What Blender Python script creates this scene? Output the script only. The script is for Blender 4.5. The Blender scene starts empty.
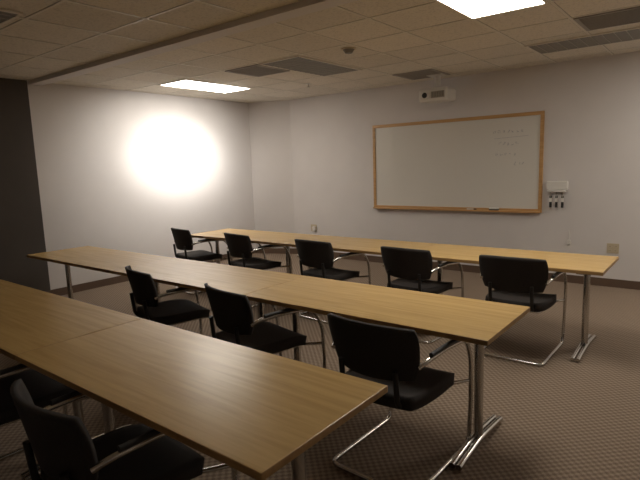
import bpy, bmesh, math, random
from mathutils import Vector, Matrix
random.seed(4)
S=bpy.context.scene
COL=S.collection
H=2.737
try:
    S.view_settings.view_transform='Standard'
except Exception: pass

# ---------------------------------------------------------------- helpers
def newmat(n):
    m=bpy.data.materials.new(n); m.use_nodes=True
    return m,m.node_tree.nodes,m.node_tree.links,m.node_tree.nodes['Principled BSDF']
def simple(n,c,rough=.5,metal=0,noise=0,nscale=40,bump=0):
    m,N,L,B=newmat(n)
    B.inputs['Roughness'].default_value=rough; B.inputs['Metallic'].default_value=metal
    B.inputs['Base Color'].default_value=(*c,1)
    if noise or bump:
        tc=N.new('ShaderNodeTexCoord'); nz=N.new('ShaderNodeTexNoise'); nz.inputs['Scale'].default_value=nscale
        nz.inputs['Detail'].default_value=4
        L.new(tc.outputs['Object'],nz.inputs['Vector'])
        if noise:
            r=N.new('ShaderNodeValToRGB'); r.color_ramp.elements[0].position=.3;r.color_ramp.elements[1].position=.7
            r.color_ramp.elements[0].color=(*[v*(1-noise) for v in c],1); r.color_ramp.elements[1].color=(*[min(1,v*(1+noise)) for v in c],1)
            L.new(nz.outputs['Fac'],r.inputs['Fac']); L.new(r.outputs['Color'],B.inputs['Base Color'])
        if bump:
            b=N.new('ShaderNodeBump'); b.inputs['Strength'].default_value=bump; b.inputs['Distance'].default_value=.004
            L.new(nz.outputs['Fac'],b.inputs['Height']); L.new(b.outputs['Normal'],B.inputs['Normal'])
    return m
def wood(n,c1,c2,rough=.35,axis=0,sc=1.0):
    m,N,L,B=newmat(n)
    tc=N.new('ShaderNodeTexCoord'); mp=N.new('ShaderNodeMapping')
    s=[28*sc,28*sc,28*sc]; s[axis]=1.6*sc
    mp.inputs['Scale'].default_value=s
    L.new(tc.outputs['Object'],mp.inputs['Vector'])
    nz=N.new('ShaderNodeTexNoise'); nz.inputs['Scale'].default_value=1.0; nz.inputs['Detail'].default_value=7; nz.inputs['Roughness'].default_value=.62
    nz.inputs['Distortion'].default_value=.6
    L.new(mp.outputs['Vector'],nz.inputs['Vector'])
    r=N.new('ShaderNodeValToRGB'); r.color_ramp.elements[0].position=.32; r.color_ramp.elements[0].color=(*c2,1)
    r.color_ramp.elements[1].position=.62; r.color_ramp.elements[1].color=(*c1,1)
    L.new(nz.outputs['Fac'],r.inputs['Fac']); L.new(r.outputs['Color'],B.inputs['Base Color'])
    B.inputs['Roughness'].default_value=rough
    return m
def link(o): COL.objects.link(o); return o
def empty(name,loc=(0,0,0),rz=0):
    e=bpy.data.objects.new(name,None); e.empty_display_size=.1; link(e); e.location=loc; e.rotation_euler=(0,0,rz); return e
def obj(name,me,mat=None,parent=None,loc=None):
    o=bpy.data.objects.new(name,me); link(o)
    if mat and not me.materials: me.materials.append(mat)
    if parent: o.parent=parent
    if loc: o.location=loc
    return o
def boxmesh(name,lo,hi,bev=0,seg=2):
    bm=bmesh.new(); bmesh.ops.create_cube(bm,size=1)
    lo=Vector(lo);hi=Vector(hi)
    for v in bm.verts: v.co=Vector([(lo[i]+hi[i])/2+v.co[i]*(hi[i]-lo[i]) for i in range(3)])
    if bev: bmesh.ops.bevel(bm,geom=list(bm.edges),offset=bev,segments=seg,affect='EDGES',profile=.5)
    me=bpy.data.meshes.new(name); bm.to_mesh(me); bm.free(); return me
def box(name,lo,hi,mat,parent=None,bev=0): return obj(name,boxmesh(name,lo,hi,bev),mat,parent)
def multibox(name,boxes,mat,parent=None,bev=0):
    bm=bmesh.new()
    for lo,hi in boxes:
        r=bmesh.ops.create_cube(bm,size=1)
        for v in r['verts']: v.co=Vector([(lo[i]+hi[i])/2+v.co[i]*(hi[i]-lo[i]) for i in range(3)])
    if bev: bmesh.ops.bevel(bm,geom=list(bm.edges),offset=bev,segments=2,affect='EDGES',profile=.5)
    me=bpy.data.meshes.new(name); bm.to_mesh(me); bm.free(); return obj(name,me,mat,parent)
def fillet(pts,r,n=6,closed=False):
    P=[Vector(p) for p in pts]; out=[]
    m=len(P)
    for i in range(m):
        if not closed and i in (0,m-1): out.append(P[i]); continue
        a,b,c=P[i-1],P[i],P[(i+1)%m]
        rr=min(r,(a-b).length*.48,(c-b).length*.48)
        s=b+(a-b).normalized()*rr; e=b+(c-b).normalized()*rr
        for k in range(n+1):
            t=k/n; out.append(s*(1-t)**2+b*2*t*(1-t)+e*t*t)
    return out
def tubemesh(name,paths,rad,closed=False,r=.05,res=5):
    cu=bpy.data.curves.new(name,'CURVE'); cu.dimensions='3D'; cu.bevel_depth=rad; cu.bevel_resolution=res; cu.use_fill_caps=True
    for p in paths:
        q=fillet(p,r,closed=closed); sp=cu.splines.new('POLY'); sp.points.add(len(q)-1)
        for i,v in enumerate(q): sp.points[i].co=(*v,1)
        sp.use_cyclic_u=closed
    t=bpy.data.objects.new('tmp',cu); link(t)
    me=bpy.data.meshes.new_from_object(t); bpy.data.objects.remove(t); me.name=name
    for p in me.polygons: p.use_smooth=True
    return me
def cylmesh(name,r,h,z0=0,seg=32,r2=None):
    bm=bmesh.new(); bmesh.ops.create_cone(bm,cap_ends=True,segments=seg,radius1=r,radius2=r if r2 is None else r2,depth=h)
    for v in bm.verts: v.co.z+=z0+h/2
    me=bpy.data.meshes.new(name); bm.to_mesh(me); bm.free(); return me

# ---------------------------------------------------------------- materials
M_wall=simple('wall_paint',(.675,.635,.61),.75,noise=.02,nscale=3,bump=.08)
M_dark=simple('dark_wall',(.075,.062,.052),.8,noise=.05,nscale=3)  # much darker tone for the near-left wall section
M_base=simple('baseboard_vinyl',(.12,.075,.05),.5)
M_chrome=simple('chrome',(.62,.60,.57),.22,1)
M_black=simple('black_plastic',(.016,.014,.013),.5,noise=.2,nscale=30)
M_fabric=simple('black_upholstery',(.026,.020,.017),.8,noise=.3,nscale=220,bump=.4)
M_oak=wood('oak_laminate',(.68,.45,.175),(.56,.36,.13),.27)
M_edge=wood('oak_edge_band',(.46,.28,.11),(.35,.20,.08),.45)
M_frame=wood('oak_frame',(.56,.33,.135),(.44,.24,.09),.4)
M_board=simple('whiteboard_enamel',(.70,.67,.61),.30)
M_tbar=simple('tbar_enamel',(.72,.67,.58),.5)
M_white=simple('white_plastic',(.72,.69,.64),.4)
M_beige=simple('beige_plastic',(.55,.46,.32),.45)
M_off=simple('unlit_diffuser',(.20,.185,.16),.5,noise=.12,nscale=60)
M_vent=simple('vent_metal',(.34,.31,.27),.5)
M_ink=simple('marker_ink',(.42,.41,.42),.6)

m,N,L,B=newmat('lit_diffuser'); M_lit=m
B.inputs['Base Color'].default_value=(.9,.9,.85,1)
B.inputs['Emission Color'].default_value=(1,.94,.845,1); B.inputs['Emission Strength'].default_value=16.5

# ceiling tiles
m,N,L,B=newmat('acoustic_tile'); M_tile=m
tc=N.new('ShaderNodeTexCoord'); mp=N.new('ShaderNodeMapping'); 
br=N.new('ShaderNodeTexBrick'); br.offset=0; br.squash=1
br.inputs['Scale'].default_value=1; br.inputs['Brick Width'].default_value=.61; br.inputs['Row Height'].default_value=.61
br.inputs['Mortar Size'].default_value=.018; br.inputs['Mortar Smooth'].default_value=.2
br.inputs['Color1'].default_value=(.76,.70,.60,1);br.inputs['Color2'].default_value=(.68,.625,.535,1);br.inputs['Mortar'].default_value=(.30,.27,.22,1)  # mortar color paints shadow lines along the T-bars
mp.inputs['Location'].default_value=(1.70,-4.25,0)
L.new(tc.outputs['Object'],mp.inputs['Vector']); L.new(mp.outputs['Vector'],br.inputs['Vector'])
nz=N.new('ShaderNodeTexNoise'); nz.inputs['Scale'].default_value=55; nz.inputs['Detail'].default_value=5; L.new(tc.outputs['Object'],nz.inputs['Vector'])
rp=N.new('ShaderNodeValToRGB'); rp.color_ramp.elements[0].position=.33; rp.color_ramp.elements[0].color=(.82,.82,.82,1); rp.color_ramp.elements[1].position=.5; rp.color_ramp.elements[1].color=(1,1,1,1)
L.new(nz.outputs['Fac'],rp.inputs['Fac'])
mx=N.new('ShaderNodeMix'); mx.data_type='RGBA'; mx.blend_type='MULTIPLY'; mx.inputs[0].default_value=1
L.new(br.outputs['Color'],mx.inputs[6]); L.new(rp.outputs['Color'],mx.inputs[7]); L.new(mx.outputs[2],B.inputs['Base Color'])
B.inputs['Roughness'].default_value=.95

# carpet
m,N,L,B=newmat('patterned_carpet'); M_carpet=m
tc=N.new('ShaderNodeTexCoord'); sx=N.new('ShaderNodeSeparateXYZ'); L.new(tc.outputs['Object'],sx.inputs[0])
def math_(op,a,b=None):
    n=N.new('ShaderNodeMath'); n.operation=op
    for i,v in enumerate((a,b)):
        if v is None: continue
        if isinstance(v,(int,float)): n.inputs[i].default_value=v
        else: L.new(v,n.inputs[i])
    return n.outputs[0]
k=2*math.pi/.046
cx=math_('COSINE',math_('MULTIPLY',sx.outputs[0],k)); cy=math_('COSINE',math_('MULTIPLY',sx.outputs[1],k))
pat=math_('MULTIPLY',cx,cy)
nz=N.new('ShaderNodeTexNoise'); nz.inputs['Scale'].default_value=170; nz.inputs['Detail'].default_value=3; L.new(tc.outputs['Object'],nz.inputs['Vector'])
tot=math_('ADD',pat,math_('MULTIPLY',math_('SUBTRACT',nz.outputs['Fac'],.5),2.8))
rp=N.new('ShaderNodeValToRGB'); e=rp.color_ramp.elements; e[0].position=.1; e[0].color=(.155,.108,.074,1); e[1].position=.95; e[1].color=(.325,.245,.175,1)
L.new(math_('ADD',math_('MULTIPLY',tot,.5),.5),rp.inputs['Fac']); L.new(rp.outputs['Color'],B.inputs['Base Color'])
B.inputs['Roughness'].default_value=.95
bp=N.new('ShaderNodeBump'); bp.inputs['Strength'].default_value=.4; bp.inputs['Distance'].default_value=.003
L.new(tot,bp.inputs['Height']); L.new(bp.outputs['Normal'],B.inputs['Normal'])

# ---------------------------------------------------------------- room shell
XL,XR,YF,YB=-6.8,1.8,6.95,-1.6
YD=2.9
box('floor',(XL-.15,YB-.15,-.1),(XR+.15,YF+.15,0),M_carpet)
box('ceiling',(XL-.15,YB-.15,H),(XR+.15,YF+.15,H+.1),M_tile)
box('wall_front',(XL-.15,YF,0),(XR+.15,YF+.15,H),M_wall)
box('wall_left',(XL-.15,YD,0),(XL,YF,H),M_wall)
box('wall_left_near',(XL-.15,YB,0),(XL+.02,YD,H),M_dark)
box('wall_right',(XR,YB,0),(XR+.15,YF,H),M_wall)
box('wall_back',(XL-.15,YB-.15,0),(XR+.15,YB,H),M_wall)
def prism(name,poly,z0,z1,mat):
    bm=bmesh.new(); a=[bm.verts.new((*p,z0)) for p in poly]; b=[bm.verts.new((*p,z1)) for p in poly]
    bm.faces.new(a[::-1]); bm.faces.new(b); n=len(poly)
    for i in range(n): bm.faces.new((a[i],a[(i+1)%n],b[(i+1)%n],b[i]))
    bmesh.ops.recalc_face_normals(bm,faces=bm.faces)
    me=bpy.data.meshes.new(name); bm.to_mesh(me); bm.free(); return obj(name,me,mat)
prism('wall_corner',[(XL-.02,6.65),(-6.05,YF+.01),(XL-.02,YF+.01)],0,H,M_wall)
prism('baseboard_corner',[(XL-.01,6.635),(XL+.012,6.635),(-6.03,YF-.012),(-6.03,YF),(-6.05,YF+.004),(XL-.01,6.66)],0,.10,M_base)
box('baseboard_front',(-6.04,YF-.012,0),(XR,YF,.10),M_base)
box('baseboard_left',(XL,YD,0),(XL+.012,6.64,.10),M_base)
box('baseboard_left_near',(XL+.02,YB,0),(XL+.032,YD,.10),M_base)
box('baseboard_right',(XR-.012,YB,0),(XR,YF-.012,.10),M_base)
box('trim_beam',(XL+.02,2.93,H-.045),(XR,3.08,H),M_wall)
bars=[]
xs=[]; x=-1.70
while x>XL+.1: x-=.61
x+=.61
while x<XR-.02: xs.append(x); x+=.61
ys=[]; y=4.25
while y>YB+.05: y-=.61
y+=.61
while y<YF-.05: ys.append(y); y+=.61
for x in xs: bars.append(((x-.011,YB,H-.004),(x+.011,2.93,H+.002))); bars.append(((x-.011,3.08,H-.004),(x+.011,YF,H+.002)))
for y in ys:
    if 2.9<y<3.1: continue
    bars.append(((XL+.02,y-.011,H-.0035),(XR,y+.011,H+.002)))
multibox('trim_ceiling_grid',bars,M_tbar)

# ---------------------------------------------------------------- ceiling fixtures
def troffer(x0,x1,y0,y1,lit):
    name='fluorescent_ceiling_light'
    e=empty(name,((x0+x1)/2,(y0+y1)/2,H))
    a=(x1-x0)/2;b=(y1-y0)/2; w=.022
    multibox('light_frame',[((-a,-b,-.014),(a,-b+w,-.001)),((-a,b-w,-.014),(a,b,-.001)),((-a,-b+w,-.014),(-a+w,b-w,-.001)),((a-w,-b+w,-.014),(a,b-w,-.001))],M_tbar,e)
    box('diffuser',(-a+w,-b+w,-.010),(a-w,b-w,-.003),M_lit if lit else M_off,e)
    if not lit:
        bs=[]; long_x=a>b
        A,Bv=(a,b) if long_x else (b,a)
        for i in range(1,12):
            p=-A+2*A*i/12
            bs.append(((p-.003,-Bv+w,-.014),(p+.003,Bv-w,-.0101)) if long_x else ((-Bv+w,p-.003,-.014),(Bv-w,p+.003,-.0101)))
        multibox('louvers',bs,M_vent,e)
troffer(-6.06,-5.47,4.26,5.46,True)
troffer(-1.70,-1.10,3.10,4.24,True)
troffer(.14,.72,5.4,6.56,True)  # added out of view to brighten the right of front wall and carpet
troffer(-4.16,-3.57,4.26,5.46,False)
troffer(-1.69,-.49,5.64,6.20,False)
troffer(-5.2,-4.0,1.13,1.74,False)
def vent(x0,x1,y0,y1):
    e=empty('ceiling_air_vent',((x0+x1)/2,(y0+y1)/2,H)); a=(x1-x0)/2;b=(y1-y0)/2;w=.03
    multibox('vent_frame',[((-a,-b,-.012),(a,-b+w,-.001)),((-a,b-w,-.012),(a,b,-.001)),((-a,-b+w,-.012),(-a+w,b-w,-.001)),((a-w,-b+w,-.012),(a,b-w,-.001))],M_vent,e)
    box('vent_core',(-a+w,-b+w,-.004),(a-w,b-w,-.001),M_off,e)
    bs=[]; n=int((2*b-2*w)/.035)
    for i in range(1,n):
        p=-b+w+(2*b-2*w)*i/n; bs.append(((-a+w,p-.006,-.012),(a-w,p+.006,-.0041)))
    multibox('vent_slats',bs,M_vent,e)
vent(-3.51,-2.95,6.10,6.66)
vent(-4.74,-4.20,4.28,4.84)
vent(-1.07,-.50,4.88,5.42)
e=empty('smoke_detector',(-3.03,4.40,H))
obj('detector_base',cylmesh('detector_base',.075,.012,-.013),M_beige,e)
obj('detector_dome',cylmesh('detector_dome',.035,.035,-.048,r2=.06),M_off,e)
e=empty('fire_sprinkler',(-4.7,5.8,H))
obj('sprinkler_plate',cylmesh('sprinkler_plate',.035,.006,-.007),M_white,e)
obj('sprinkler_stem',cylmesh('sprinkler_stem',.008,.035,-.042),M_chrome,e)
obj('sprinkler_deflector',cylmesh('sprinkler_deflector',.02,.003,-.045),M_chrome,e)

# ---------------------------------------------------------------- whiteboard
bx0,bx1,bz0,bz1=-4.356,-1.815,.885,2.172
e=empty('whiteboard',((bx0+bx1)/2,YF,(bz0+bz1)/2)); a=(bx1-bx0)/2; b=(bz1-bz0)/2; w=.045
box('board_surface',(-a+w*.8,-.014,-b+w*.8),(a-w*.8,-.002,b-w*.8),M_board,e)
multibox('board_frame',[((-a,-.026,-b),(a,-.001,-b+w)),((-a,-.026,b-w),(a,-.001,b)),((-a,-.026,-b+w),(-a+w,-.001,b-w)),((a-w,-.026,-b+w),(a,-.001,b-w))],M_frame,e,.003)
box('marker_tray',(-a+.02,-.085,-b-.004),(a-.02,-.026,-b+.018),M_frame,e,.004)
strokes=[]
def scrib(x,z,n,h,dx):
    for i in range(n):
        p=[]
        for kx in range(5):
            p.append((x+i*dx+random.uniform(0,.75)*dx,-.0145,z+random.uniform(-.5,.5)*h))
        strokes.append(p)
scrib(.62,.42,7,.05,.06); scrib(.70,.26,5,.05,.055); scrib(.66,.12,5,.04,.055); scrib(.9,.0,3,.05,.05)
strokes.append([(.64,-.0145,.33),(1.08,-.0145,.35)])
obj('handwriting',tubemesh('handwriting',strokes,.0022,res=1,r=.02),M_ink,e)
e=empty('board_eraser',(-2.42,YF-.055,bz0+.0185))
box('eraser_felt',(-.06,-.024,0),(.06,.024,.016),M_black,e,.003); box('eraser_handle',(-.062,-.026,.016),(.062,.026,.036),M_white,e,.006)
e=empty('whiteboard_marker',(-2.75,YF-.06,bz0+.0275))
mm=cylmesh('marker_body',.008,.10,-.05,16); o=obj('marker_body',mm,M_white,e); o.rotation_euler=(0,math.pi/2,0)
mm=cylmesh('marker_cap',.009,.035,.05,16); o=obj('marker_cap',mm,M_black,e); o.rotation_euler=(0,math.pi/2,0)

# wall holder right of board
e=empty('wall_marker_holder',(-1.63,YF,1.12))
box('holder_panel',(-.13,-.045,.06),(.12,-.001,.17),M_white,e,.012)
box('holder_shelf',(-.11,-.085,.035),(.10,-.001,.06),M_white,e,.006)
for i,xx in enumerate((-.075,-.005,.065)):
    obj('hook_%d'%i,tubemesh('hook',[[(xx,-.06,.04),(xx,-.06,-.03),(xx,-.045,-.045)]],.006),M_vent,e)
    o=obj('hanging_marker_%d'%i,cylmesh('hm',.015,.15,-.16,14),M_black,e); o.location=(xx,-.045,0)
    o=obj('marker_label_%d'%i,cylmesh('ml',.0155,.05,-.09,14),M_white,e); o.location=(xx,-.045,0)

def outlet(x,z,plug):
    e=empty('wall_outlet',(x,YF,z))
    box('cover_plate',(-.065,-.008,-.06),(.065,-.0005,.06),M_beige,e,.003)
    for xx in (-.03,.03):
        for zz in (-.025,.025):
            box('socket',(xx-.016,-.011,zz-.013),(xx+.016,-.0075,zz+.013),M_beige,e,.002)
            multibox('slots',[((xx-.007,-.0118,zz-.005),(xx-.005,-.0108,zz+.005)),((xx+.005,-.0118,zz-.005),(xx+.007,-.0108,zz+.005))],M_black,e)
    if plug: box('plug',(.0,-.05,-.05),(.055,-.011,.03),M_white,e,.006)
outlet(-.99,.476,False); outlet(-5.62,.50,True)
e=empty('wall_cable_clip',(-1.48,YF,.52))
box('clip_body',(-.02,-.02,-.03),(.02,-.0005,.03),M_white,e,.004)
obj('clip_cord',tubemesh('clip_cord',[[(0,-.012,.03),(.01,-.012,.09),(-.005,-.012,.15)]],.005),M_white,e)

# projector
e=empty('ceiling_projector',(-3.1,6.58,2.47))
box('projector_body',(-.21,-.15,-.09),(.21,.15,.085),M_white,e,.035)
box('projector_face',(-.02,-.157,-.05),(.17,-.149,.035),M_vent,e,.003)
o=obj('lens_ring',cylmesh('lens_ring',.055,.03),M_white,e); o.location=(-.10,-.15,-.008); o.rotation_euler=(math.pi/2,0,0)
o=obj('lens_glass',cylmesh('lens_glass',.036,.004),M_black,e); o.location=(-.10,-.179,-.008); o.rotation_euler=(math.pi/2,0,0)
multibox('projector_grille',[((.0+.024*i,-.160,-.04),(.008+.024*i,-.1565,.025)) for i in range(7)],M_off,e)
obj('mount_pole',cylmesh('mount_pole',.045,.18,.08),M_white,e)
box('mount_plate',(-.11,-.11,.25),(.11,.11,.261),M_white,e,.003)

# ---------------------------------------------------------------- tables
def table_meshes(L,w):
    T=.74
    top=boxmesh('top',(-L/2,-w/2,T-.028),(L/2,w/2,T),.003); top.materials.append(M_oak); top.materials.append(M_edge)
    for p in top.polygons:
        if p.normal.z<.5: p.material_index=1
    legs=[]
    for s in (-1,1):
        x=s*(L/2-.17)
        col=tubemesh('leg_column',[[(x,0,.035),(x,0,T-.045)]],.026)
        foot=tubemesh('leg_foot',[[(x+q,-w/2+.03,.018),(x+q,-w/2+.09,.026),(x+q,-.05,.042),(x+q,.05,.042),(x+q,w/2-.09,.026),(x+q,w/2-.03,.018)] for q in (-.019,.019)],.0165)
        brk=boxmesh('leg_bracket',(x-.03,-w/2+.08,T-.05),(x+.03,w/2-.08,T-.0285),.003)
        for mm in (col,foot,brk): mm.materials.append(M_chrome)
        legs+= [col,foot,brk]
    rail=boxmesh('under_rail',(-L/2+.2,-.02,T-.06),(L/2-.2,.02,T-.0285),.003); rail.materials.append(M_black)
    return [top]+legs+[rail]
def row(xr,L,y0,y1,n):
    w=y1-y0; ms=table_meshes(L-.005,w)
    for i in range(n):
        e=empty('training_table',(xr-L*(i+.5),(y0+y1)/2,0))
        for me in ms:
            obj(me.name.split('.')[0],me,None,e)
row(-.964,1.654,.92,1.615,3)
row(-.825,1.68,2.30,2.985,3)
row(-.645,1.63,4.16,4.885,3)

# ---------------------------------------------------------------- chairs
def shell(name,f,nu=14,nv=12,th=.02,mat=None,kk=.5):
    bm=bmesh.new(); G=[]
    for j in range(nv+1):
        r=[]
        for i in range(nu+1):
            u=-1+2*i/nu; v=-1+2*j/nv
            uu=u*math.sqrt(1-kk*v*v/2*abs(u)**3); vv=v*math.sqrt(1-kk*u*u/2*abs(v)**3)
            r.append(bm.verts.new(f(uu,vv)))
        G.append(r)
    for j in range(nv):
        for i in range(nu): bm.faces.new((G[j][i],G[j][i+1],G[j+1][i+1],G[j+1][i]))
    bmesh.ops.recalc_face_normals(bm,faces=bm.faces)
    bmesh.ops.solidify(bm,geom=list(bm.faces),thickness=th)
    bmesh.ops.recalc_face_normals(bm,faces=bm.faces)
    me=bpy.data.meshes.new(name); bm.to_mesh(me); bm.free()
    for p in me.polygons: p.use_smooth=True
    me.materials.append(mat); return me
def fback(u,v):
    hw=.262+.018*v
    return Vector((u*hw,-.272-.055*(v+1)/2+.085*u*u,.702+.140*v-.004*u*u))
def fseat(u,v):
    z=.470-.03*max(0,v-.4)**2*3+.010*u*u+.02*max(0,-v-.6)
    return Vector((u*(.242+.005*v),.01+v*.25,z))
c_back=shell('backrest',fback,th=.022,mat=M_fabric,kk=.32)
c_seat=shell('seat',fseat,th=.062,mat=M_fabric,kk=.4)
side=lambda s:[(s*.250,-.215,.64),(s*.272,-.16,.665),(s*.275,.02,.672),(s*.275,.25,.655),(s*.270,.33,.52),(s*.262,.35,.25),(s*.255,.34,.012),(s*.25,-.27,.012)]
c_frame=tubemesh('sled_frame',[side(1)+side(-1)[::-1]],.0125,r=.06)
c_frame.materials.append(M_chrome)
c_sup=tubemesh('seat_support',[[(-.263,.345,.39),(-.20,.20,.402),(.20,.20,.402),(.263,.345,.39)],[(-.20,.21,.402),(-.20,-.18,.402),(.20,-.18,.402),(.20,.21,.402)]],.010,r=.04); c_sup.materials.append(M_chrome)
c_brk=tubemesh('back_bracket',[[(s*.15,-.12,.415),(s*.16,-.25,.43),(s*.16,-.268,.62)] for s in (-1,1)],.014,r=.05); c_brk.materials.append(M_black)
c_pad=tubemesh('arm_pads',[[(s*.274,-.13,.684),(s*.276,.02,.688),(s*.276,.16,.683)] for s in (-1,1)],.012,r=.05); c_pad.materials.append(M_black)
def chair(x,y,rz=0):
    e=empty('conference_chair',(x,y,0),math.radians(rz))
    for n,me in (('backrest',c_back),('seat',c_seat),('sled_frame',c_frame),('seat_support',c_sup),('back_bracket',c_brk),('arm_pads',c_pad)):
        obj(n,me,None,e)
for x,y,r in [(-1.25,4.22,0),(-2.17,4.22,-4),(-3.22,4.22,-6),(-4.36,4.24,-10),(-5.46,4.28,-12),
              (-1.30,2.26,-2),(-2.40,2.34,-12),(-3.48,2.42,-15),
              (-1.78,.95,-3),(-2.86,.98,-2)]:
    chair(x,y,r)

# ---------------------------------------------------------------- lights
def spot(name,loc,target,power,size,blend,scale,rad):
    l=bpy.data.lights.new(name,'SPOT'); l.energy=power; l.spot_size=math.radians(size); l.spot_blend=blend; l.shadow_soft_size=rad; l.color=(1,.98,.945)
    o=bpy.data.objects.new(name,l); link(o); o.location=loc
    d=Vector(target)-Vector(loc); o.rotation_euler=d.to_track_quat('-Z','Y').to_euler(); o.scale=scale
spot('wall_spotlight',(-4.7,5.0,2.5),(-6.8,5.07,1.76),300,38,1,(1.6,1,1),.2)
spot('wall_wash_light',(-4.7,5.0,2.5),(-6.8,5.0,1.70),140,76,1,(1.35,1,1),.2)
wd=bpy.data.worlds.new('world'); S.world=wd; wd.use_nodes=True
wd.node_tree.nodes['Background'].inputs[0].default_value=(.02,.02,.02,1)

# ---------------------------------------------------------------- camera
cd=bpy.data.cameras.new('camera'); cam=bpy.data.objects.new('camera',cd); link(cam)
cd.sensor_width=36; cd.lens=510.1/640*36; cd.clip_start=.05
a,p,r=math.radians(38.33),math.radians(8.346),math.radians(-1.958)
F=Vector((-math.sin(a)*math.cos(p),math.cos(a)*math.cos(p),-math.sin(p))); R=Vector((math.cos(a),math.sin(a),0)); U=R.cross(F)
R2=R*math.cos(r)+U*math.sin(r); U2=-R*math.sin(r)+U*math.cos(r)
cam.matrix_world=Matrix(((R2.x,U2.x,-F.x,0),(R2.y,U2.y,-F.y,0),(R2.z,U2.z,-F.z,1.59),(0,0,0,1)))
S.camera=cam
